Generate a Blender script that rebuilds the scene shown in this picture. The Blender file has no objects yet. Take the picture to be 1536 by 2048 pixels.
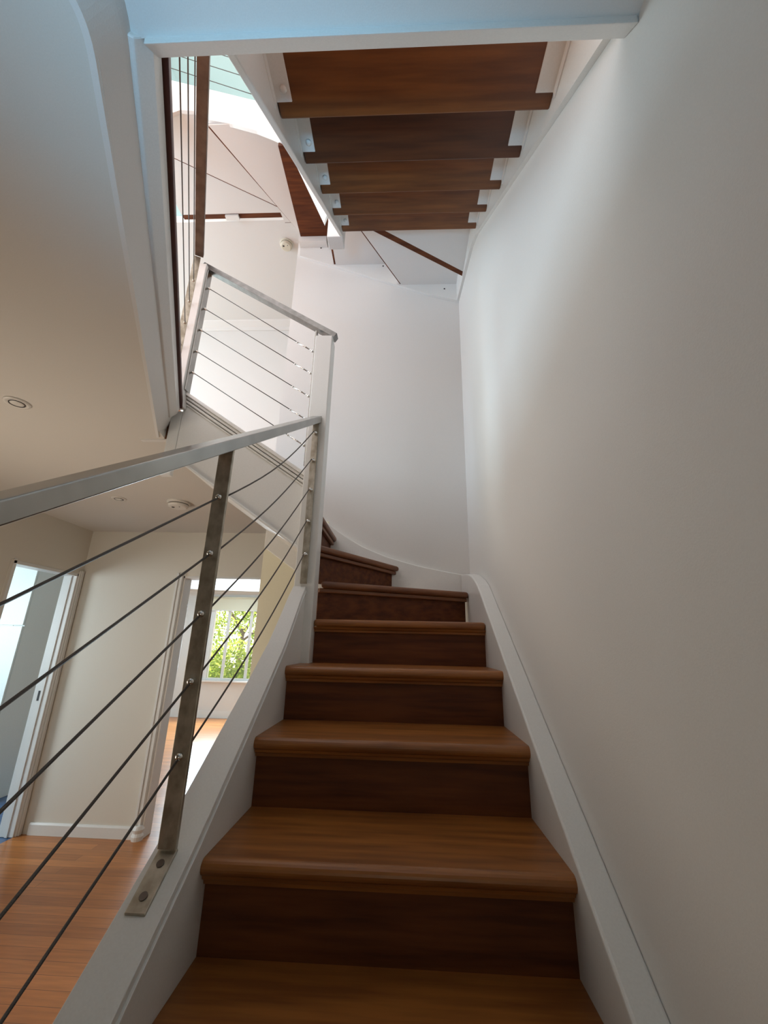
import bpy, bmesh, math, random
from mathutils import Vector, Matrix
random.seed(7)
S = bpy.context.scene
C = bpy.data.collections.new('stairwell'); S.collection.children.link(C)

# ------------------------------------------------------------------ camera
RX = Vector((0.9989427, 0.0403867, 0.0219627)); UP = Vector((-0.0086509, -0.3040655, 0.9526119))
FW = Vector((-0.0451510, 0.9517947, 0.3033946)); CAM = Vector((0.41764, -0.50317, 0.80314))
cd = bpy.data.cameras.new('camera'); cam = bpy.data.objects.new('camera', cd); C.objects.link(cam)
cd.sensor_fit = 'AUTO'; cd.sensor_width = 36.0; cd.lens = 36.0 * 827.958 / 2048.0
cd.clip_start = 0.02; cd.clip_end = 200
m = Matrix.Identity(4)
for r in range(3):
    m[r][0] = RX[r]; m[r][1] = UP[r]; m[r][2] = -FW[r]; m[r][3] = CAM[r]
cam.matrix_world = m
S.camera = cam

# ------------------------------------------------------------------ light
S.view_settings.view_transform = 'Standard'; S.view_settings.look = 'None'
S.view_settings.gamma = 1.0; S.view_settings.use_curve_mapping = False
S.view_settings.exposure = 0.0
w = bpy.data.worlds.new('sky'); S.world = w; w.use_nodes = True
bg = w.node_tree.nodes['Background']; bg.inputs[0].default_value = (1.0, .91, .895, 1); bg.inputs[1].default_value = 2.65

def area(name, loc, target, sx, sy, power, color):
    l = bpy.data.lights.new(name, 'AREA'); l.shape = 'RECTANGLE'; l.size = sx; l.size_y = sy
    l.energy = power; l.color = color
    o = bpy.data.objects.new(name, l); C.objects.link(o); o.location = loc
    o.rotation_euler = (Vector(target) - Vector(loc)).to_track_quat('-Z', 'Y').to_euler()
    return o
sun = bpy.data.lights.new('sun', 'SUN'); sun.energy = 3.5; sun.angle = math.radians(1.0); sun.color = (1, .95, .85)
so = bpy.data.objects.new('sun', sun); C.objects.link(so)
so.rotation_euler = Vector((-.5, .45, -.75)).to_track_quat('-Z', 'Y').to_euler(); so.location = (6, -6, 12)
# area lights standing in for daylight; only the bedroom window is built
area('upper_hall_window_light', (-3.9, 2.9, 3.2), (-.5, 2.9, 3.3), 1.1, 1.5, 42, (.62, .93, 1.0))
area('landing_fill_light', (-3.7, .5, 2.75), (.8, 1.4, 3.1), 1.6, 1.2, 85, (.56, .80, 1.0))  # added fill reaching the winder soffits; its window is unseen
area('hall_fill_light', (-2.3, .6, .3), (-.45, 2.1, .95), 1.0, 1.2, 18, (1.0, .88, .73)).data.spread = math.radians(145)  # added fill aimed at the wall under the stairs, no window there
area('soffit_fill_light', (-.04, -1.9, -.4), (.12, -.20, 1.9), .4, .4, 2.0, (.32, .68, 1.0)).data.spread = math.radians(30)  # narrow blue light added to tint the overhead soffit, no window there
area('stair_foot_fill_light', (.5, -2.85, .3), (.4, 0, 1.2), 0.5, 1.2, 3.5, (1.0, .95, .72))  # unseen fill added behind the camera for the lower stairs
area('bedroom_window_light', (-3.25, 8.5, .8), (-2.4, 4, .3), 1.0, 1.3, 160, (.66, .86, 1.0))
area('bathroom_fill_light', (-4.4, 2.2, .9), (-3.5, 4.4, .2), .8, .9, 45, (.80, .93, 1.0))  # added fill for the bathroom; its window is unseen

# ------------------------------------------------------------------ materials
def srgb(r, g, b):
    f = lambda c: ((c/255)/12.92 if c/255 <= .04045 else ((c/255+.055)/1.055)**2.4)
    return (f(r), f(g), f(b), 1)
def mat(name, c1, c2=None, rough=.5, metal=0, scale=(4, 4, 4), noise=6, bump=0, detail=4, spec=.5, coat=0, lo=.35, hi=.65):
    M = bpy.data.materials.new(name); M.use_nodes = True; n = M.node_tree.nodes; l = M.node_tree.links
    b = n['Principled BSDF']; b.inputs['Roughness'].default_value = rough; b.inputs['Metallic'].default_value = metal
    b.inputs['Specular IOR Level'].default_value = spec
    if coat: b.inputs['Coat Weight'].default_value = coat; b.inputs['Coat Roughness'].default_value = .25
    g = n.new('ShaderNodeNewGeometry'); mp = n.new('ShaderNodeMapping'); mp.inputs['Scale'].default_value = scale
    l.new(g.outputs['Position'], mp.inputs[0])
    nz = n.new('ShaderNodeTexNoise'); nz.inputs['Scale'].default_value = noise; nz.inputs['Detail'].default_value = detail
    l.new(mp.outputs[0], nz.inputs['Vector'])
    cr = n.new('ShaderNodeValToRGB'); cr.color_ramp.elements[0].position = lo; cr.color_ramp.elements[1].position = hi
    cr.color_ramp.elements[0].color = c1; cr.color_ramp.elements[1].color = c2 or c1
    l.new(nz.outputs[0], cr.inputs[0]); l.new(cr.outputs[0], b.inputs['Base Color'])
    if bump:
        bp = n.new('ShaderNodeBump'); bp.inputs['Strength'].default_value = bump; bp.inputs['Distance'].default_value = .002
        l.new(nz.outputs[0], bp.inputs['Height']); l.new(bp.outputs[0], b.inputs['Normal'])
    return M
PAINT = mat('white wall paint', (.74, .725, .70, 1), (.76, .745, .72, 1), .55, noise=90, bump=.12, spec=.3)
GLOSS = mat('white gloss paint', (.76, .755, .73, 1), (.79, .785, .76, 1), .32, noise=60, bump=.06)
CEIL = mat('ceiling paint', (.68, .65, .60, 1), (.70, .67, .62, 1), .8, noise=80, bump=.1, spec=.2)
CREAM = mat('cream paint', (.72, .68, .60, 1), (.74, .70, .62, 1), .6, noise=70, bump=.1, spec=.3)
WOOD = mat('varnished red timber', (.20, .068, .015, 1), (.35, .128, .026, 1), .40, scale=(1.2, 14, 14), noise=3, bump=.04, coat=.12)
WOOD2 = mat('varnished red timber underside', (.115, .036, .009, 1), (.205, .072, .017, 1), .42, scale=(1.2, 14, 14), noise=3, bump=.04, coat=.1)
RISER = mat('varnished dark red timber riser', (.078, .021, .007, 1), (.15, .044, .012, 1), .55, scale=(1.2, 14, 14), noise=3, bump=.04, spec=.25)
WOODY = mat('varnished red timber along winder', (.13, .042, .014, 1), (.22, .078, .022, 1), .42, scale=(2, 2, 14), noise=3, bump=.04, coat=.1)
WOOD3 = mat('darker timber tread', (.060, .018, .007, 1), (.11, .034, .011, 1), .42, scale=(1.2, 14, 14), noise=3, bump=.04, coat=.1)  # darker tone for the second upper tread
DARKW = mat('dark timber edge', (.045, .008, .005, 1), (.07, .014, .008, 1), .5, scale=(3, 3, 14), noise=3)
STEEL = mat('brushed stainless steel', (.34, .34, .325, 1), (.42, .42, .40, 1), .27, metal=.95, scale=(2, 2, 2), noise=5, bump=0)
RSTEEL = mat('satin steel', (.20, .20, .195, 1), (.27, .27, .265, 1), .35, metal=.9, noise=8)
DSTEEL = mat('shaded dark steel', (.13, .105, .09, 1), (.19, .16, .14, 1), .5, metal=.7, scale=(3, 3, 3), noise=6)  # dark tone paints in the shade on the overhead handrail; also plate screws
CHROME = mat('bright steel fitting', (.7, .7, .68, 1), (.75, .75, .73, 1), .18, metal=1, noise=6)
TARN = mat('tarnished stainless steel', (.36, .32, .25, 1), (.56, .52, .44, 1), .46, metal=.85, scale=(4, 4, 3), noise=9, bump=.08)
CABLE = mat('steel cable', (.07, .06, .055, 1), (.11, .10, .09, 1), .5, metal=.6, noise=200)
PLASTIC = mat('cream plastic', (.66, .62, .50, 1), (.70, .66, .54, 1), .45, noise=30)
WPLAS = mat('white plastic', (.72, .69, .64, 1), (.76, .73, .68, 1), .4, noise=30)
DARK = mat('dark opening', (.03, .03, .03, 1), (.05, .05, .05, 1), .7, noise=30)
BLIND = mat('cream blind fabric', (.72, .68, .52, 1), (.76, .72, .56, 1), .9, noise=120, bump=.1)
BATH = mat('bathroom paint', (.66, .72, .70, 1), (.69, .75, .73, 1), .4, noise=30, spec=.4)
BARK = mat('bark', (.12, .08, .05, 1), (.22, .16, .10, 1), .9, noise=20)
LEAF = mat('leaf', (.16, .34, .02, 1), (.62, .66, .08, 1), .5, noise=7, detail=5, lo=.3, hi=.7)
GRASS = mat('garden grass', (.10, .22, .03, 1), (.22, .36, .06, 1), .9, noise=5)

def boards(name, c1, c2, bw, length, rough, mortar, ax='x'):
    M = bpy.data.materials.new(name); M.use_nodes = True; n = M.node_tree.nodes; l = M.node_tree.links
    b = n['Principled BSDF']; b.inputs['Roughness'].default_value = rough
    g = n.new('ShaderNodeNewGeometry')
    bt = n.new('ShaderNodeTexBrick'); bt.offset = .37
    bt.inputs['Color1'].default_value = c1; bt.inputs['Color2'].default_value = c2; bt.inputs['Mortar'].default_value = mortar
    bt.inputs['Scale'].default_value = 1; bt.inputs['Mortar Size'].default_value = .0012
    bt.inputs['Brick Width'].default_value = length; bt.inputs['Row Height'].default_value = bw
    l.new(g.outputs['Position'], bt.inputs['Vector'])
    mp = n.new('ShaderNodeMapping'); mp.inputs['Scale'].default_value = (1.3, 16, 1); l.new(g.outputs['Position'], mp.inputs[0])
    nz = n.new('ShaderNodeTexNoise'); nz.inputs['Scale'].default_value = 3; nz.inputs['Detail'].default_value = 5; l.new(mp.outputs[0], nz.inputs['Vector'])
    mx = n.new('ShaderNodeMix'); mx.data_type = 'RGBA'; mx.blend_type = 'MULTIPLY'; mx.inputs[0].default_value = .55
    l.new(bt.outputs[0], mx.inputs[6]); l.new(nz.outputs[0], mx.inputs[7]); l.new(mx.outputs[2], b.inputs['Base Color'])
    return M
FLOOR = boards('hall floorboards', (.80, .31, .09, 1), (.58, .21, .058, 1), .085, 1.9, .28, (.22, .085, .03, 1))
TILE = boards('blue bathroom tiles', (.12, .22, .42, 1), (.08, .16, .33, 1), .2, .2, .35, (.25, .32, .42, 1))

GM = bpy.data.materials.new('window glass'); GM.use_nodes = True
nn = GM.node_tree.nodes; ll = GM.node_tree.links; nn.remove(nn['Principled BSDF'])
tr = nn.new('ShaderNodeBsdfTransparent'); gl = nn.new('ShaderNodeBsdfGlossy'); gl.inputs['Roughness'].default_value = .02
mxs = nn.new('ShaderNodeMixShader'); fr = nn.new('ShaderNodeFresnel'); fr.inputs[0].default_value = 1.45
ll.new(fr.outputs[0], mxs.inputs[0]); ll.new(tr.outputs[0], mxs.inputs[1]); ll.new(gl.outputs[0], mxs.inputs[2])
ll.new(mxs.outputs[0], nn['Material Output'].inputs[0])
EM = bpy.data.materials.new('window daylight blind'); 

# ------------------------------------------------------------------ helpers
def empty(name, loc, label=None, cat=None, group=None):
    o = bpy.data.objects.new(name, None); C.objects.link(o); o.location = loc; o.empty_display_size = .1
    if label: o['label'] = label
    if cat: o['category'] = cat
    if group: o['group'] = group
    return o
def wloc(p):
    v = Vector((0, 0, 0))
    while p is not None: v += p.location; p = p.parent
    return v
def obj(name, bm, material, parent=None, bevel=0, smooth=False, seg=2, base=None, **props):
    off = wloc(parent) if parent else (Vector(base) if base else Vector((0, 0, 0)))
    bmesh.ops.recalc_face_normals(bm, faces=bm.faces)
    for v in bm.verts: v.co -= off
    me = bpy.data.meshes.new(name); bm.to_mesh(me); bm.free()
    o = bpy.data.objects.new(name, me); C.objects.link(o)
    me.materials.append(material)
    if parent: o.parent = parent
    elif base: o.location = base
    if bevel:
        b = o.modifiers.new('bevel', 'BEVEL'); b.width = bevel; b.segments = seg; b.limit_method = 'ANGLE'; b.angle_limit = .6
        b.harden_normals = False
    if smooth:
        for p in me.polygons: p.use_smooth = True
    for k, v in props.items(): o[k] = v
    return o
def struct(name, bm, material, **k):
    o = obj(name, bm, material, **k)
    if o.parent is None: o['kind'] = 'structure'
    return o
def ext(pts, vec, bm=None):
    """prism: polygon pts (3D) extruded by vec"""
    bm = bm or bmesh.new(); vec = Vector(vec)
    a = [bm.verts.new(Vector(p)) for p in pts]; b = [bm.verts.new(Vector(p) + vec) for p in pts]
    n = len(a); bm.faces.new(a); bm.faces.new(b[::-1])
    for i in range(n): bm.faces.new((a[i], b[i], b[(i+1) % n], a[(i+1) % n]))
    return bm
def box(x0, y0, z0, x1, y1, z1, bm=None):
    return ext([(x0, y0, z0), (x1, y0, z0), (x1, y1, z0), (x0, y1, z0)], (0, 0, z1-z0), bm)
def slab(pts, z0, z1, bm=None): return ext([(x, y, z0) for x, y in pts], (0, 0, z1-z0), bm)
def profx(yz, x0, x1, bm=None): return ext([(x0, y, z) for y, z in yz], (x1-x0, 0, 0), bm)
def profy(xz, y0, y1, bm=None): return ext([(x, y0, z) for x, z in xz], (0, y1-y0, 0), bm)
def tube(p, q, r, n=10, bm=None, r2=None):
    bm = bm or bmesh.new(); p = Vector(p); q = Vector(q); d = (q-p).normalized()
    u = d.orthogonal().normalized(); v = d.cross(u); r2 = r if r2 is None else r2
    A = [bm.verts.new(p + (u*math.cos(t)+v*math.sin(t))*r) for t in [i*2*math.pi/n for i in range(n)]]
    B = [bm.verts.new(q + (u*math.cos(t)+v*math.sin(t))*r2) for t in [i*2*math.pi/n for i in range(n)]]
    bm.faces.new(A[::-1]); bm.faces.new(B)
    for i in range(n): bm.faces.new((A[i], A[(i+1) % n], B[(i+1) % n], B[i]))
    return bm
def curve_tube(pts, r, n=8, bm=None):
    bm = bm or bmesh.new(); rings = []
    pts = [Vector(p) for p in pts]
    for i, p in enumerate(pts):
        d = (pts[min(i+1, len(pts)-1)] - pts[max(i-1, 0)]).normalized()
        u = d.cross(Vector((1, 0, .01))).normalized(); v = d.cross(u)
        rings.append([bm.verts.new(p + (u*math.cos(t)+v*math.sin(t))*r) for t in [k*2*math.pi/n for k in range(n)]])
    for a, b in zip(rings, rings[1:]):
        for i in range(n): bm.faces.new((a[i], a[(i+1) % n], b[(i+1) % n], b[i]))
    bm.faces.new(rings[0][::-1]); bm.faces.new(rings[-1]); return bm
def lathe(prof, c, axis='z', n=32, bm=None):
    """prof = [(r, h)] round the axis at c"""
    bm = bm or bmesh.new(); c = Vector(c); rings = []
    A = {'z': ((1, 0, 0), (0, 1, 0), (0, 0, 1)), 'y': ((1, 0, 0), (0, 0, 1), (0, 1, 0)), 'x': ((0, 1, 0), (0, 0, 1), (1, 0, 0))}[axis]
    u, v, d = [Vector(k) for k in A]
    for r, h in prof:
        if r < 1e-6: rings.append([bm.verts.new(c + d*h)])
        else: rings.append([bm.verts.new(c + d*h + (u*math.cos(t)+v*math.sin(t))*r) for t in [k*2*math.pi/n for k in range(n)]])
    for a, b in zip(rings, rings[1:]):
        if len(a) == 1 and len(b) == 1: continue
        for i in range(n):
            j = (i+1) % n
            if len(a) == 1: bm.faces.new((a[0], b[j], b[i]))
            elif len(b) == 1: bm.faces.new((a[i], a[j], b[0]))
            else: bm.faces.new((a[i], a[j], b[j], b[i]))
    return bm
def ball(c, r, bm=None, sc=(1, 1, 1)):
    bm = bm or bmesh.new()
    bmesh.ops.create_uvsphere(bm, u_segments=14, v_segments=9, radius=r, matrix=Matrix.Translation(c) @ Matrix.Diagonal((*sc, 1)))
    return bm
def lerp(a, b, t): return a + (b-a)*t

# ------------------------------------------------------------------ levels and shared numbers
HX = -2.64; FZ = -.72; CZ = 1.80; F2 = 1.98; C2 = 4.48
G, Rr, OV, W = .2677, .18, .037, .776
WX = .835            # right wall
BY = 2.065           # rear wall
CX = -.465           # end of the rear wall
DD = Vector((.4427, -.8966, 0)); DN = Vector((.8966, .4427, 0))       # diagonal edge of the stair void and its normal
E0 = Vector((-.731, 1.337, 0)); E1 = Vector((-.060, -.022, 0))        # lower edge of timber nosing
def off(s, t=0): return (E0 - DN*s - DD*t, E1 - DN*s)

# ------------------------------------------------------------------ setting: floors, walls, ceilings
struct('floor', box(-2.64, -3.0, FZ-.06, WX, 3.46, FZ), FLOOR)
struct('floor', slab([(HX-.1, 3.46), (WX, 3.46), (WX, 9.0), (-5.2, 9.0), (-5.2, 5.3), (HX-.1, 5.3)], FZ-.06, FZ), FLOOR)
struct('floor', box(-5.2, 1.6, FZ-.06, -2.64, 5.2, FZ-.004), TILE)
struct('wall_right', box(WX, -3.0, FZ, WX+.12, 9.0, 7.6), PAINT)
struct('wall_rear', box(CX, BY, FZ, WX, BY+.10, 7.6), PAINT)
YEL = mat('pale yellow paint', (.84, .80, .62, 1), (.86, .82, .64, 1), .6, noise=60, bump=.05)
struct('wall_under_stairs', box(CX, BY-.012, FZ, -.06, BY, 1.55), YEL)
struct('wall_front', box(-2.64, -3.1, FZ, WX, -3.0, 7.6), PAINT)

bm = box(HX-.12, -3.0, FZ, HX, 2.60, CZ); box(HX-.12, 3.30, FZ, HX, 3.46, CZ, bm); box(HX-.12, 2.60, 1.37, HX, 3.30, CZ, bm)
struct('wall_left', bm, CREAM)
HY = 3.34
bm = box(HX, HY, FZ, -1.66, HY+.12, CZ); box(-.80, HY, FZ, WX, HY+.12, CZ, bm); box(-1.66, HY, 1.37, -.80, HY+.12, CZ, bm)
struct('wall_hall', bm, CREAM)
bm = box(-5.2, HY+.12, FZ, HX-.12, HY+1.9, CZ)
# lower ceiling with the edge of the void
a0, a1 = off(.088)
p0 = (a0.x, BY+.10)
diag = [(a0.x, a0.y), (a1.x, a1.y)]
struct('ceiling', slab([(HX, -3.0), (-.125, -3.0), (-.125, -.12), (-.132, -.085), (-.139, -.061), diag[0], (a0.x-.02, 1.40), (a0.x-.02, BY+.1), (a0.x-.02, HY), (HX, HY)], CZ, CZ+.10), CEIL)
struct('ceiling', box(a0.x-.02, BY+.10, CZ, WX, HY, CZ+.10), CEIL)
struct('ceiling', box(-5.2, HY+.12, CZ+.02, WX, 9.0, CZ+.10), PAINT)
struct('ceiling', box(-5.2, 1.6, CZ+.0, HX-.12, 5.2, CZ+.10), PAINT)
# upper floor structure
b0, b1 = off(.06)
struct('floor', slab([(-4.2, -3.0), (WX, -3.0), (WX, -.045), (-.07, -.045), (b1.x, b1.y), (b0.x, b0.y), (-.80, BY+.14), (WX, BY+.14), (WX, 3.6), (-4.2, 3.6)], 1.955, F2), FLOOR)
struct('ceiling', box(-.125, -3.0, 1.895, WX, -.044, 1.955), PAINT)        # soffit of the upper landing, overhead
# sloping fascia along the diagonal (from ceiling edge up to the lip)
def ext_sec(sec, ends):
    """sweep a cross-section [(s,z)] (s = distance back from the nosing edge) along the diagonal edge"""
    bm = bmesh.new(); A = []; B = []
    for s, z in sec:
        p, q = off(s)
        A.append(bm.verts.new((p.x - DD.x*ends[0], p.y - DD.y*ends[0], z))); B.append(bm.verts.new((q.x + DD.x*ends[1], q.y + DD.y*ends[1], z)))
    n = len(A); bm.faces.new(A); bm.faces.new(B[::-1])
    for i in range(n): bm.faces.new((A[i], B[i], B[(i+1) % n], A[(i+1) % n]))
    return bm
FP = []
cE = Vector((-.035, -.0795, 0)); qa = cE - DD*.07; qb = cE + Vector((0, -.05, 0))
FP.append((E0 - DD*.085, DN)); n2 = Vector((1, 0, 0))
for k in range(7):
    t = k/6; FP.append((qa*(1-t)**2 + cE*2*t*(1-t) + qb*t*t, (DN*(1-t) + n2*t).normalized()))
FP.append((Vector((cE.x, -3.0, 0)), n2))
def sweep(sec):
    bm = bmesh.new(); R_ = [[bm.verts.new((p.x - n.x*q, p.y - n.y*q, z)) for q, z in sec] for p, n in FP]
    k = len(sec)
    for a, b in zip(R_, R_[1:]):
        for i in range(k): bm.faces.new((a[i], a[(i+1) % k], b[(i+1) % k], b[i]))
    bm.faces.new(R_[0]); bm.faces.new(R_[-1][::-1]); return bm
struct('trim_1', sweep([(.088, CZ-.006), (.100, CZ-.006), (.100, 1.955), (.040, 1.955), (.050, 1.895), (.058, 1.87)]), PAINT)
struct('trim_2', ext_sec([(.062, 1.884), (.046, 1.883), (.020, 1.912), (.012, 1.95), (.062, 1.95)], (.012, .01)), GLOSS, bevel=.003)
struct('trim_3', ext_sec([(.0, 1.952), (.12, 1.952), (.12, 1.99), (.003, 1.99)], (.02, .10)), DARKW, bevel=.004)
# fascia of the straight run beside the camera and lip under the landing edge
struct('trim_4', profx([(-.046, 1.896), (-.044, 1.878), (-.005, 1.918), (-.004, 1.955), (-.046, 1.955)], -.083, WX), GLOSS, bevel=.003)
# corner board at the end of the fascia
struct('trim_6', box(-.805, 1.372, 1.585, -.748, 1.398, 1.95), GLOSS, bevel=.003)
struct('trim_9', box(-.96, 1.398, CZ-.006, -.745, 1.42, 1.955), PAINT)
struct('wall_opposite', box(-4.3, 3.55, F2, WX, 3.65, C2), PAINT)
struct('wall_upper_left', box(-4.3, -3.0, F2, -4.2, 3.6, C2), PAINT)
struct('ceiling', slab([(-4.3, BY+.19), (WX, BY+.19), (WX, 3.65), (-4.3, 3.65)], C2, C2+.08), PAINT)
struct('trim_7', profx([(3.55, C2-.09), (3.55, C2), (3.46, C2), (3.47, C2-.012), (3.53, C2-.05), (3.54, C2-.09)], -4.2, WX), PAINT, bevel=.002)

SKYTINT = mat('white wall with sky tint', (.74, .93, .95, 1), (.76, .95, .97, 1), .6, noise=60, bump=.05)  # cyan of the skylight put into the colour of the top-floor surfaces
struct('wall_top_floor', box(-2.4, .3, 4.75, -2.3, 3.6, 7.6), SKYTINT)
struct('wall_top_floor', box(-2.3, 3.5, 4.56, WX, 3.6, 7.6), SKYTINT)
struct('ceiling', box(-2.4, 1.7, 7.1, -.75, 3.6, 7.2), SKYTINT)

# skirting boards of the hall
struct('baseboard_hall', profx([(HY-.016, FZ), (HY, FZ), (HY, FZ+.085), (HY-.008, FZ+.085), (HY-.016, FZ+.072)], HX+.07, -1.71), GLOSS)
struct('baseboard_bedroom', profx([(8.684, FZ), (8.70, FZ), (8.70, FZ+.13), (8.69, FZ+.13)], -5.2, WX), GLOSS)

# ------------------------------------------------------------------ bathroom seen through the left door
struct('wall_bathroom', box(-3.62, 3.802, FZ, -3.5, 5.2, CZ), BATH)
struct('wall_bathroom', box(-5.2, 5.2, FZ, HX-.12, 5.3, CZ), BATH)
struct('wall_bathroom', box(-5.3, 1.5, FZ, -5.2, 5.3, CZ), BATH)
struct('wall_bathroom', box(-5.2, 1.5, FZ, HX-.12, 1.6, CZ), BATH)
cb = empty('bathroom_cupboard', (-4.1, 3.85, FZ), 'tall white cupboard with two doors in the blue-floored room on the left', 'cupboard')
obj('body', box(-4.7, 3.801, FZ, -3.625, 4.4, CZ-.01), GLOSS, cb)
obj('door', box(-4.69, 3.78, FZ+.05, -3.502, 3.80, .895), BATH, cb, bevel=.002)
obj('door', box(-4.69, 3.78, .905, -3.502, 3.80, CZ-.02), BATH, cb, bevel=.002)

def casing(name, pts_prof, boxes, material=GLOSS, bevel=.004):
    pass
# door_1: opening in the left wall, casing and lining
bm = box(HX-.125, 3.27, FZ, HX+.004, 3.302, 1.385); box(HX-.125, 2.598, FZ, HX+.004, 2.63, 1.385, bm); box(HX-.125, 2.60, 1.345, HX+.004, 3.30, 1.372, bm)
d1 = struct('door_1', bm, GLOSS, bevel=.003)
for y0, y1 in ((3.285, 3.337),):
    bm = box(HX, y0, FZ, HX+.016, y1, 1.40); box(HX+.016, y0+.012, FZ, HX+.024, y1-.008, 1.40, bm)
    obj('casing', bm, GLOSS, d1, bevel=.004)
bm = box(HX, 2.575, FZ, HX+.004, 2.60, 1.375); obj('casing', bm, CREAM, d1, bevel=.002)
obj('strike_plate', box(HX-.085, 3.266, .27, HX-.055, 3.271, .35), DARK, d1, bevel=.001)
bm = box(HX-.06, 3.262, FZ, HX-.04, 3.271, 1.345); obj('door_stop', bm, GLOSS, d1)
# door_2: opening in the facing wall
bm = box(-1.665, HY-.002, FZ, -1.63, HY+.125, 1.40); box(-.81, HY-.002, FZ, -.775, HY+.125, 1.40, bm); box(-1.66, HY-.002, 1.352, -.80, HY+.125, 1.375, bm)
d2 = struct('door_2', bm, GLOSS, bevel=.003)
bm = box(-1.71, HY-.014, FZ, -1.645, HY, 1.40); box(-1.705, HY-.024, FZ, -1.685, HY-.014, 1.40, bm); box(-1.672, HY-.021, FZ, -1.65, HY-.014, 1.40, bm)
obj('casing', bm, GLOSS, d2, bevel=.003)
bm = lathe([(0, .0), (.042, .0), (.046, .03), (.036, .05), (.044, .075), (.03, .10), (0, .10)], (-1.665, HY-.012, FZ), 'z', 16)
obj('plinth_block', bm, GLOSS, d2)

# ------------------------------------------------------------------ bedroom beyond door_2
bm = box(-5.2, 8.70, FZ, -3.74, 8.82, CZ+.02); box(-2.70, 8.70, FZ, WX, 8.82, CZ+.02, bm)
box(-3.74, 8.70, FZ, -2.70, 8.82, .0, bm); box(-3.74, 8.70, 1.62, -2.70, 8.82, CZ+.02, bm)
struct('wall_bedroom', bm, PAINT)
struct('wall_bedroom', box(-5.3, HY+1.96, FZ, -5.2, 9.0, CZ+.02), PAINT)
struct('trim_8', profx([(8.70, CZ-.06), (8.70, CZ+.02), (8.60, CZ+.02), (8.62, CZ), (8.68, CZ-.03)], -5.2, WX), PAINT)
bm = box(-3.74, 8.69, .0, -3.69, 8.80, 1.62); box(-2.75, 8.69, .0, -2.70, 8.80, 1.62, bm); box(-3.69, 8.69, 1.57, -2.75, 8.80, 1.62, bm)
box(-3.69, 8.69, .0, -2.75, 8.80, .04, bm)
w1 = struct('window_1', bm, GLOSS, bevel=.004)
obj('mullion', box(-3.40, 8.72, .04, -3.35, 8.77, 1.57), GLOSS, w1, bevel=.003)
obj('mullion', box(-2.90, 8.72, .04, -2.85, 8.77, 1.57), GLOSS, w1, bevel=.003)
obj('sill', box(-3.80, 8.62, -.035, -2.64, 8.70, .0), GLOSS, w1, bevel=.005)
obj('pane', box(-3.69, 8.742, .04, -3.40, 8.746, 1.57), GM, w1)
obj('pane', box(-3.35, 8.742, .04, -2.90, 8.746, 1.57), GM, w1)
obj('pane', box(-2.85, 8.742, .04, -2.75, 8.746, 1.57), GM, w1)
bl = empty('roller_blind', (-3.22, 8.67, 1.62), 'cream roller blind half rolled above the garden window', 'blind')
obj('fabric', box(-3.76, 8.664, 1.43, -2.69, 8.668, 1.70), BLIND, bl)
obj('roller', tube((-3.77, 8.666, 1.70), (-2.68, 8.666, 1.70), .022, 14), BLIND, bl, smooth=True)
obj('bottom_bar', box(-3.765, 8.660, 1.415, -2.685, 8.672, 1.435), WPLAS, bl, bevel=.003)

# garden: lawn, shrub and tree with separate leaves
struct('floor_garden', box(-14, 8.82, -.9, 8, 22, -.8), GRASS)
def leaves(name, blobs, n, size, label, cat):
    me_v = []; me_f = []
    for i in range(n):
        c, r = random.choice(blobs); d = Vector((random.gauss(0, 1), random.gauss(0, 1), random.gauss(0, 1))).normalized()
        p = Vector(c) + Vector((d.x*r[0], d.y*r[1], d.z*r[2]))*random.uniform(.55, 1.05)
        a = Vector((random.gauss(0, 1), random.gauss(0, 1), random.gauss(0, 1))).normalized(); b = a.orthogonal().normalized()
        s = size*random.uniform(.6, 1.3); k = len(me_v)
        me_v += [p - a*s, p + b*s*.45, p + a*s, p - b*s*.45]; me_f.append((k, k+1, k+2, k+3))
    me = bpy.data.meshes.new(name); me.from_pydata(me_v, [], me_f); me.materials.append(LEAF)
    return me
def plant(name, base, blobs, n, size, trunk, label, cat):
    e = empty(name, base, label, cat)
    me = leaves('foliage', [((c[0]-base[0], c[1]-base[1], c[2]-base[2]), r) for c, r in blobs], n, size, label, cat)
    o = bpy.data.objects.new('foliage', me); C.objects.link(o); o.parent = e; o['kind'] = 'stuff'
    bm = bmesh.new()
    for p, q, r in trunk: tube(p, q, r, 8, bm, r*.6)
    obj('trunk', bm, BARK, e)
plant('garden_shrub', (-4.2, 11.0, -.8), [((-4.9, 11, .1), (.8, .6, .6)), ((-4.1, 11, .2), (.8, .6, .6)), ((-3.3, 11, .1), (.7, .6, .6)), ((-4.1, 11.2, -.3), (1.4, .6, .5))], 5200, .055,
      [((-4.2, 11, -.8), (-4.5, 11, .2), .04), ((-4.2, 11, -.8), (-3.7, 11, .3), .035)], 'dense yellow-green shrub low outside the far window', 'shrub')
plant('garden_tree', (-4.9, 13.5, -.8), [((-5.6, 13.5, 1.9), (1.3, .9, 1.0)), ((-4.2, 13.5, 2.4), (1.4, .9, 1.0)), ((-5.0, 13.6, 1.2), (1.6, .8, .7)), ((-3.4, 13.5, 1.6), (1.0, .8, .8))], 3000, .075,
      [((-4.9, 13.5, -.8), (-4.8, 13.5, 1.2), .09), ((-4.8, 13.5, 1.0), (-5.7, 13.5, 2.3), .05), ((-4.8, 13.5, 1.0), (-4.0, 13.5, 2.6), .05), ((-4.8, 13.5, .8), (-3.3, 13.5, 1.9), .04)],
      'sparse-leaved tree with bare branches high outside the far window', 'tree')

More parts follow.
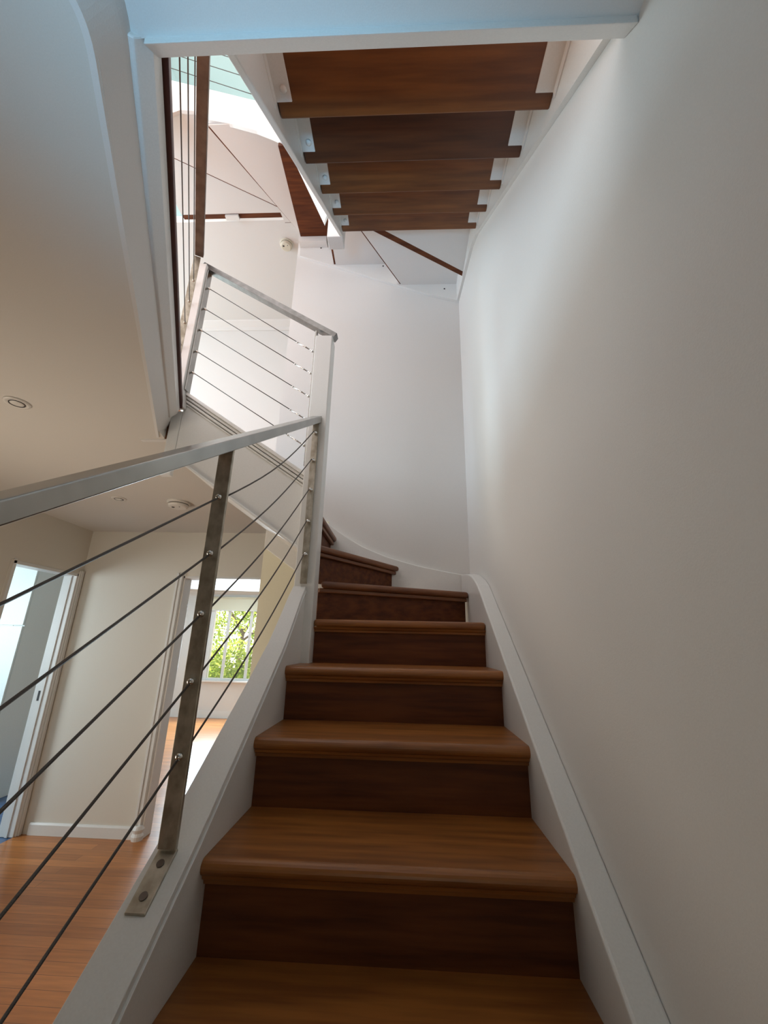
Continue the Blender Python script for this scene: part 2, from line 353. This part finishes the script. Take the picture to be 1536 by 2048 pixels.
# ------------------------------------------------------------------ lower staircase
st = empty('staircase', (.39, -.8, FZ), 'lower flight of red-brown timber stairs with white stringers, winding left', 'staircase')
def nose(y, z, t=.032):
    """bullnosed tread front profile, returns (y,z) points from bottom back to top back direction"""
    r = t/2; return [(y + r - r*math.cos(a), z - r + r*math.sin(a)) for a in [(-90+18*i)*math.pi/180 for i in range(11)]]
NEW = (-.055, .035, 1.30, 1.39)     # newel x0,x1,y0,y1
for i in range(-3, 6):
    y = i*G; z = i*Rr; x0 = 0 if i < 5 else NEW[1]+.0005
    back = y + G + OV if i < 5 else y + .12
    if i == 5:
        # front board of the first winder-side tread: runs to the nosing of the next
        bm = ext([(x0, y+.001, z-.032), (W, y+.001, z-.032), (W, 1.83, z-.032), (x0, 1.46, z-.032)], (0, 0, .032))
        obj('tread', bm, WOOD, st, bevel=.013, seg=3)
    else:
        pr = nose(y, z) + [(back, z), (back, z-.032)]
        obj('tread', profx(pr, x0, W), WOOD, st)
    sc = [(y+.012, z-.032), (y+.016, z-.040), (y+.024, z-.044), (y+.026, z-.052), (y+OV, z-.054), (y+OV, z-.032)]
    obj('scotia', profx(sc, x0, W), WOOD, st)
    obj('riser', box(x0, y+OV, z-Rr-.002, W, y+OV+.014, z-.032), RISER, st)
def winder(front, outline, z, name='tread', material=WOODY, t=.032):
    """front=(p,q) nosing line; outline = remaining plan points"""
    o = obj(name, slab([front[0], front[1]] + outline, z-t, z), material, st, bevel=.013, seg=3)
    p = Vector((*front[0], 0)); q = Vector((*front[1], 0)); d = (q-p).normalized(); n = Vector((-d.y, d.x, 0))
    if n.dot(Vector((*outline[-1], 0)) - p) < 0: n = -n
    if n.dot(Vector((*outline[0], 0)) - q) < 0 : n = -n
    def strip(s0, s1, z0, z1): 
        a = [p + n*s0, q + n*s0, q + n*s1, p + n*s1]
        return ext([(v.x, v.y, z0) for v in a], (0, 0, z1-z0))
    obj('scotia', strip(.016, OV, z-t-.020, z-t), material, st, bevel=.004)
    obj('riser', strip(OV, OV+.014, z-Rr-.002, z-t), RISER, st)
T6 = ((.036, 1.435), (W, 1.775)); T7 = ((.014, 1.463), (.399, 2.035)); T8 = ((.001, 1.551), (.001, 2.035))
winder(T6, [(W, 2.035), (.43, 2.035), (.036, 1.48)], 6*Rr)
winder(T7, [(.0, 2.035), (.0, 1.48)], 7*Rr)
o = obj('tread', slab([(.001, 1.395), (.001, 2.035), (-.30, 2.035), (-.30, 1.395)], 8*Rr-.032, 8*Rr), WOODY, st, bevel=.013, seg=3)
obj('scotia', box(-.036, 1.40, 8*Rr-.052, -.014, 2.035, 8*Rr-.032), WOODY, st, bevel=.004)
obj('riser', box(-.05, 1.40, 7*Rr, -.036, 2.035, 8*Rr-.032), RISER, st)
for k in (9, 10):
    xx = -.262*(k-8)
    obj('tread', slab([(xx, 1.395), (xx, 2.045), (xx-.30, 2.045), (xx-.30, 1.395)], k*Rr-.032, k*Rr), WOODY, st, bevel=.013, seg=3)
    obj('riser', box(xx-.05, 1.395, (k-1)*Rr, xx-.036, 2.045, k*Rr-.032), WOODY, st)
obj('riser', box(-.836, 1.395, 10*Rr, -.822, 2.045, F2), WOODY, st)
# left stringer: inner face x=0, outer face drifts from -.09 to -.057
SL = [(-1.25, -.78), (.282, .266), (.514, .412), (.863, .660), (1.05, .80), (1.15, .895), (1.24, .985), (1.30, 1.035)]
def strip_x(line, xin, xout, zt, zb):
    bm = bmesh.new(); secs = []
    for y, z in line:
        xi = xin(y); xo = xout(y)
        secs.append([bm.verts.new(v) for v in ((xi, y, z+zt), (xi, y, z+zb), (xo, y, z+zb), (xo, y, z+zt))])
    for a, b in zip(secs, secs[1:]):
        for i in range(4): bm.faces.new((a[i], a[(i+1) % 4], b[(i+1) % 4], b[i]))
    bm.faces.new(secs[0]); bm.faces.new(secs[-1][::-1]); return bm
xo = lambda y: lerp(-.093, -.056, max(0, min(1, (y-.1)/1.2)))
obj('stringer', strip_x(SL, lambda y: -.0005, lambda y: xo(y)+.010, -.023, -.42), GLOSS, st)
obj('stringer_cap', strip_x(SL, lambda y: -.001, xo, 0, -.017), GLOSS, st, bevel=.0015)
obj('stringer_bead', strip_x(SL, lambda y: .0035, lambda y: xo(y)+.014, -.018, -.024), GLOSS, st, bevel=.0008)
obj('spandrel_panel', ext([(-.055, -1.2, FZ), (-.055, 1.30, FZ), (-.055, 1.30, .66), (-.055, -.55, -.62)], (.02, 0, 0)), PAINT, st)
obj('newel_post', box(NEW[0], NEW[2], FZ, NEW[1], NEW[3], 2.365), GLOSS, st, bevel=.004)
# right skirting: straight rake then easing up round the corner
SR = [(-1.30, -.86), (.0, .012), (.395, .288), (.683, .492), (1.006, .725), (1.227, .885), (1.354, .974), (1.43, 1.03), (1.506, 1.081), (1.58, 1.117), (1.662, 1.146), (1.75, 1.170), (1.855, 1.190), (2.03, 1.215)]
obj('wall_string', strip_x(SR, lambda y: W, lambda y: WX, 0, -.40), GLOSS, st, bevel=.006, seg=3)
BK = [(WX, 1.214), (.78, 1.218), (.65, 1.240), (.52, 1.266), (.403, 1.297), (.32, 1.322), (.247, 1.350), (.16, 1.388), (.086, 1.430), (-.007, 1.492), (-.1, 1.565), (-.25, 1.675), (-.46, 1.82)]
bm = bmesh.new(); secs = []
for x, z in BK: secs.append([bm.verts.new(v) for v in ((x, 2.035, z), (x, 2.035, z-.45), (x, BY, z-.45), (x, BY, z))])
for a, b in zip(secs, secs[1:]):
    for i in range(4): bm.faces.new((a[i], a[(i+1) % 4], b[(i+1) % 4], b[i]))
bm.faces.new(secs[0]); bm.faces.new(secs[-1][::-1])
obj('wall_string', bm, GLOSS, st, bevel=.006, seg=3)
# flight that turns left: outer string with mouldings, raking spandrel below
def rake(x, a): return a - .684*(x + .06)
def band(x0, x1, za, zb, y0, y1): return ext([(x0, y0, rake(x0, za)), (x1, y0, rake(x1, za)), (x1, y0, rake(x1, zb)), (x0, y0, rake(x0, zb))], (0, y1-y0, 0))
XL, XR = -.745, NEW[0]
obj('outer_string', band(XL, XR, 1.578, 1.215, 1.372, 1.395), GLOSS, st)
obj('string_cap', band(XL+.0, XR, 1.592, 1.572, 1.338, 1.395), GLOSS, st, bevel=.003)
obj('string_moulding', band(XL, XR, 1.572, 1.556, 1.350, 1.372), GLOSS, st, bevel=.004)
obj('string_moulding', band(XL, XR, 1.551, 1.536, 1.356, 1.372), GLOSS, st, bevel=.004)
obj('string_moulding', band(XL, XR, 1.530, 1.522, 1.364, 1.372), GLOSS, st, bevel=.002)
obj('string_moulding', band(XL, XR, 1.222, 1.208, 1.362, 1.390), GLOSS, st, bevel=.003)
obj('soffit_board', ext([(XL, 1.395, rake(XL, 1.215)), (XR, 1.395, rake(XR, 1.215)), (XR, 1.395, rake(XR, 1.235)), (XL, 1.395, rake(XL, 1.235))], (0, BY-1.395, 0)), PAINT, st)

# ------------------------------------------------------------------ upper staircase (seen from below)
us = empty('staircase', (.43, .1, F2), 'upper flight of red-brown timber stairs seen from underneath, white steel brackets under its treads', 'staircase')
UG, UR, UY, UZ = .2472, .2048, .2798, 2.2417
XA, XB = .057, .818
for i in range(0, 5):
    yb = UY + i*UG; z = UZ + i*UR
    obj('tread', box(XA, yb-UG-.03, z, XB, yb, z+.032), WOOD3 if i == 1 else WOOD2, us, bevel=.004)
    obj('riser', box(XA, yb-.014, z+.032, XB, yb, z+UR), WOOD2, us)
    for s in (0, 1):
        xa, xb = (XA-.004, XA+.043) if s == 0 else (XB-.05, XB+.0)
        y0 = yb-UG+.004; y1 = yb-.042
        bm = box(xa, y0, z-.005, xb, y1, z)
        if s == 0: box(xa, y0, z-.030, xa+.004, y1, z, bm)
        else: box(xb-.004, y0, z-.030, xb, y1, z, bm)
        b = obj('bracket', bm, GLOSS, us, bevel=.001)
        xc = XA+.026 if s == 0 else XB-.028
        if s == 0: obj('bolt', lathe([(0, -.009), (.005, -.009), (.009, -.005), (.010, 0), (0, 0)], (xc, y1-.030, z-.005), 'z', 16), GLOSS, b, smooth=True)
# strings
Zb = lambda y: 1.985 + .8345*(y - .02)
obj('stringer', ext([(.828-.010, y, z) for y, z in [(-.04, Zb(-.04)), (1.285, Zb(1.285)), (1.45, 3.14), (2.062, 3.325), (2.062, 3.62), (1.285, 3.36), (-.04, 2.33)]], (.0165, 0, 0)), GLOSS, us)
obj('stringer', ext([(.036, y, z) for y, z in [(-.04, Zb(-.04)-.005), (1.30, 3.065), (1.30, 3.38), (-.04, 2.33)]], (.019, 0, 0)), GLOSS, us, bevel=.003)
obj('newel_post', box(-.04, 1.30, 3.066, .052, 1.385, 4.35), GLOSS, us, bevel=.004)
# rear wall string
obj('wall_string', ext([(x, 2.042, z) for x, z in [(.834, 3.318), (.595, 3.388), (.35, 3.484), (-.156, 3.690), (-.44, 3.800), (-.44, 4.25), (-.15, 4.05), (.35, 3.85), (.834, 3.65)]], (0, .023, 0)), GLOSS, us)
for hx, hz in ((-.268, 3.875), (.245, 3.672), (.725, 3.433)):
    obj('screw', tube((hx, 2.040, hz), (hx, 2.043, hz), .006, 10), DARK, us)
# winder treads: timber with a white painted lining below, inset from the far edge
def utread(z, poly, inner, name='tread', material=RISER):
    obj(name, slab(poly, z, z+.03), material, us)
    if inner: obj('lining', slab(inner, z-.008, z), PAINT, us)
NP = (.03, 1.39)
z1, z2, z3, z4, z5, z6, z7 = 3.265, 3.487, 3.700, 3.93, 4.15, 4.32, 4.46
utread(z1, [(.05, 1.24), (.818, 1.24), (.818, 1.772), (.05, 1.33)], [(.05, 1.27), (.818, 1.27), (.818, 1.728), (.05, 1.27)][:3] + [(.18, 1.355), (.05, 1.28)])
utread(z2, [(.818, 1.66), (.818, 2.042), (.380, 2.042), (.02, 1.44), (.04, 1.26)], [(.818, 1.66), (.818, 2.042), (.392, 2.042), (.035, 1.445), (.04, 1.27)])
utread(z3, [(.42, 2.042), (-.152, 2.042), (-.152, 1.40), (.06, 1.36)], [(.42, 2.042), (-.136, 2.042), (-.136, 1.41), (.06, 1.37)])
utread(z4, [(-.12, 2.042), (-.428, 2.042), (-.428, 1.34), (-.12, 1.34)], None)
obj('cleat', box(-.44, 1.98, z4-.05, -.215, 2.042, z4-.002), GLOSS, us)
utread(z5, [(-.40, 1.348), (-.40, 2.06), (-.468, 2.06), (-.468, 2.16), (-.464, 2.16), (-.936, 1.348)], [(-.40, 1.330), (-.40, 2.05), (-.468, 2.05), (-.462, 2.155), (-.929, 1.330)])
utread(z6, [(-.80, 1.348), (-.475, 2.16), (-.64, 2.16), (-.660, 2.026), (-1.60, 1.50), (-1.3, 1.348)], [(-.80, 1.335), (-.475, 2.15), (-.64, 2.15), (-.663, 2.010), (-1.60, 1.486), (-1.3, 1.335)])
utread(z7, [(-1.60, 1.40), (-.60, 2.0), (-.60, 2.215), (-1.6, 2.215)], [(-1.60, 1.42), (-.61, 2.0), (-.61, 2.165), (-1.6, 2.165)])
obj('bracket', box(-1.20, 2.17, z7-.03, -1.08, 2.21, z7-.008), GLOSS, us)
# outer string of the turning flight, facing the stair void
low = [(-1.62, 3.9), (-1.40, 4.10), (-1.30, 4.19), (-1.22, 4.262), (-1.146, 4.300), (-1.05, 4.285), (-.94, 4.19), (-.76, 4.135), (-.58, 4.059), (-.47, 3.995), (-.385, 3.935), (-.34, 3.86), (-.07, 3.215)]
top = [(-.02, 3.45), (-.30, 4.17), (-.60, 4.36), (-.98, 4.515), (-1.7, 4.80)]
obj('outer_string', ext([(x, 1.325, z) for x, z in low + top], (0, .022, 0)), GLOSS, us)

# ------------------------------------------------------------------ cable railings
def bar(p, q, wdir, w, t, bm=None):
    """rectangular bar from p to q; wdir = width direction"""
    p = Vector(p); q = Vector(q); d = (q-p).normalized(); u = Vector(wdir).normalized(); v = d.cross(u).normalized()
    a = [p + u*(sx*w/2) + v*(sy*t/2) for sx, sy in ((-1, -1), (1, -1), (1, 1), (-1, 1))]
    return ext(a, q-p, bm)
# railing of the lower flight
r1 = empty('cable_railing', (-.05, .47, .4), 'brushed steel handrail with five cables along the lower flight of stairs', 'railing')
RXc = lambda y: -.073 + .0455*(y + .068)        # plan line of the railing
RZt = lambda y: .952 + .676*(y + .068)          # top of the handrail
ys, ye = -1.15, 1.298
bm = bmesh.new()
for y in (ys, ye):
    pass
P0 = Vector((RXc(ys), ys, RZt(ys)-.016)); P1 = Vector((RXc(ye), ye, RZt(ye)-.016))
bm = ext([(RXc(ys)-.0235, ys, RZt(ys)), (RXc(ys)+.0235, ys, RZt(ys)), (RXc(ys)+.0235, ys, RZt(ys)-.036), (RXc(ys)-.0235, ys, RZt(ys)-.036)], P1-P0)
obj('handrail', bm, STEEL, r1, bevel=.0025)
holes = [(.567, 1.170), (.714, 1.322), (.860, 1.475), (1.003, 1.625), (1.148, 1.772)]
py = .475; px = RXc(py)
ps = bar((px, py, .402), (px, py, RZt(py)-.03), (1, 0, 0), .038, .010)
post = obj('post', ps, TARN, r1, bevel=.0015)
sl = Vector((0, 1, .66)).normalized()
fp = Vector((px-.001, py+.01, .398)); fq = fp - sl*.112
plate = obj('foot_plate', bar(fp, fq, (1, 0, 0), .038, .007), TARN, r1, bevel=.0015)
nrm = Vector((0, -.55, .83))
for t in (.03, .085):
    c = fp - sl*t + nrm*.004
    obj('screw', tube(c, c + nrm*.0012, .0075, 14), DSTEEL, plate)
p2 = bar((RXc(-.8), -.8, -.50), (RXc(-.8), -.8, RZt(-.8)-.03), (1, 0, 0), .038, .010)
obj('post', p2, TARN, r1, bevel=.0015)
ex = -.012
endp = obj('end_post', bar((ex, 1.293, 1.045), (ex, 1.293, RZt(1.293)-.034), (1, 0, 0), .030, .008), TARN, r1, bevel=.001)
for za, zb in holes:
    pts = []
    y0 = -1.1
    lx = px
    za0 = za - .645*(py - y0)
    obj('cable', curve_tube([(RXc(y0), y0, za0), (px, py-.006, za)], .0026), CABLE, r1, smooth=True)
    n = 10; pts = []
    for k in range(n+1):
        t = k/n; pts.append((lerp(px, ex, t), lerp(py+.006, 1.262, t), lerp(za, zb, t) - .030*math.sin(math.pi*t)*(1 if za < 1.1 else 1.3)))
    obj('cable', curve_tube(pts, .0024), CABLE, r1, smooth=True)
    obj('cable_ferrule', ball((px, py-.008, za), .0085, sc=(1, 1.0, 1)), CHROME, post, smooth=True)
    bm = tube((ex, 1.262, zb-.004), (ex, 1.290, zb+.006), .0045, 10); ball((ex, 1.284, zb+.004), .009, bm); tube((ex-.011, 1.282, zb+.002), (ex+.011, 1.282, zb+.002), .003, 8, bm)
    obj('cable_tensioner', bm, CHROME, endp, smooth=True)
# railing beside the turning flight
r2 = empty('cable_railing', (-.4, 1.345, 1.9), 'short sloping steel railing with five cables between the white newel posts', 'railing')
A = Vector((.047, 1.345, 2.385)); B = Vector((-.765, 1.345, 2.905))
obj('handrail', bar(A, B, (0, 1, 0), .046, .030), RSTEEL, r2, bevel=.002)
ea = obj('end_post', box(-.066, 1.325, 1.62, -.0565, 1.365, 2.42), STEEL, r2, bevel=.001)
eb = obj('end_post', box(-.729, 1.315, 2.045, -.719, 1.36, 2.85), STEEL, r2, bevel=.001)
for zl, zr in ((2.737, 2.297), (2.590, 2.158), (2.444, 2.018), (2.301, 1.880), (2.166, 1.735)):
    a = Vector((-.700, 1.34, zl-.008)); b = Vector((-.115, 1.34, zr+.026)); c = Vector((-.075, 1.34, zr))
    obj('cable', tube(a, b, .0022, 8), CABLE, r2, smooth=True)
    bm = tube(Vector((-.72, 1.34, zl)), a, .004, 8); ball((-.712, 1.34, zl), .0075, bm)
    obj('cable_tensioner', bm, CHROME, eb, smooth=True)
    d = (c-b); m0 = b + (b-c)*1.2
    bm = tube(m0, b + d*.55, .0036, 8); ball(m0, .005, bm); ball(b, .0048, bm); ball(c, .008, bm); tube((-.066, 1.34, zr-.004), c, .004, 8, bm); tube(b+d*.5, c, .003, 8, bm)
    obj('cable_tensioner', bm, CHROME, ea, smooth=True)
# far newel, white, standing on the upper floor
np2 = obj('newel_post', box(-.772, 1.30, 1.955, -.729, 1.37, 2.88), GLOSS, None, bevel=.003, base=(-.75, 1.335, 1.955))
np2['label'] = 'slim white newel post at the corner of the upper floor edge'; np2['category'] = 'post'
# railing of the upper floor edge
r3 = empty('cable_railing', (-.5, .8, 1.99), 'dark underside of steel railing and cables running overhead along the upper floor edge', 'railing')
def rl(t, s=0.0): 
    p = Vector((-.781, 1.297, 0)); return p + DD*t
H0 = rl(-.0); H1 = rl(1.50)
obj('handrail', bar((H0.x, H0.y, 2.945), (H1.x, H1.y, 2.945), DN, .046, .03), DSTEEL, r3, bevel=.002)
lp = obj('end_post', bar((-.792, 1.30, 1.98), (-.792, 1.30, 2.93), DN, .036, .010), TARN, r3, bevel=.001)
for z in (2.166, 2.301, 2.444, 2.590, 2.737):
    a = rl(.015); b = rl(1.5)
    obj('cable', tube((a.x, a.y, z), (b.x, b.y, z), .0024, 8), CABLE, r3, smooth=True)
    bm = ball((a.x, a.y, z), .008); obj('cable_tensioner', bm, TARN, lp, smooth=True)
obj('end_post', bar((H1.x, H1.y, 1.98), (H1.x, H1.y, 2.93), DN, .036, .010), TARN, r3, bevel=.001)
# railing above the turning flight, far up in the daylight
r4 = empty('cable_railing', (-.9, 1.336, 4.6), 'thin cables against bright daylight above the topmost winding string', 'railing')
for k, zz in enumerate((4.62, 4.78, 4.94, 5.10, 5.26)):
    obj('cable', tube((-1.55, 1.336, zz+.30*1.0), (-.12, 1.336, zz-.44), .0024, 8), CABLE, r4, smooth=True)
obj('end_post', box(-1.57, 1.32, 4.72, -1.53, 1.35, 5.75), STEEL, r4)
obj('end_post', box(-.13, 1.32, 4.0, -.09, 1.35, 5.0), STEEL, r4)
obj('handrail', bar((-.10, 1.336, 5.0), (-1.57, 1.336, 5.75), (0, 1, 0), .046, .03), STEEL, r4)

# ------------------------------------------------------------------ ceiling fittings
def detector(x, y, z, r, m, label):
    e = empty('smoke_detector', (x, y, z), label, 'smoke detector')
    obj('base', lathe([(0, 0), (r, 0), (r, -.012), (r*.93, -.016), (0, -.016)], (x, y, z), 'z', 40), m, e)
    obj('cover', lathe([(0, -.020), (r*.86, -.020), (r*.90, -.026), (r*.84, -.038), (r*.7, -.044), (0, -.044)], (x, y, z), 'z', 40), m, e, bevel=.001)
    obj('vent_gap', lathe([(0, -.014), (r*.84, -.014), (r*.84, -.022), (0, -.022)], (x, y, z), 'z', 40), DARK, e)
    obj('test_button', lathe([(0, -.044), (r*.14, -.044), (r*.12, -.047), (0, -.047)], (x-r*.35, y-r*.2, z), 'z', 16), DARK, e)
    obj('indicator', lathe([(0, -.044), (r*.06, -.044), (r*.05, -.046), (0, -.046)], (x+r*.3, y-r*.3, z), 'z', 12), DARK, e)
detector(-1.293, 2.425, CZ, .082, WPLAS, 'white smoke detector on the lower hall ceiling')
detector(-.731, 2.49, C2, .062, PLASTIC, 'cream smoke detector on the upper hall ceiling')
def downlight(x, y, label):
    e = empty('downlight', (x, y, CZ), label, 'downlight')
    obj('trim_ring', lathe([(.029, -.001), (.034, -.006), (.048, -.006), (.052, 0), (.029, 0)], (x, y, CZ), 'z', 36), WPLAS, e, smooth=True)
    obj('groove', lathe([(.0, -.0015), (.040, -.0065), (.042, -.0068), (.042, -.0012)], (x, y, CZ), 'z', 36), WPLAS, e)
    obj('lamp', lathe([(0, -.009), (.020, -.009), (.027, -.006), (.029, -.001)], (x, y, CZ), 'z', 30), WPLAS, e, smooth=True)
    obj('shadow_gap', lathe([(.0275, -.0075), (.031, -.0078), (.031, -.0055), (.0275, -.0055)], (x, y, CZ), 'z', 30), DARK, e)
downlight(-1.316, 1.051, 'round white downlight in the near part of the lower ceiling, above the handrail')
downlight(-1.713, 2.347, 'small round downlight beside the smoke detector on the lower ceiling')
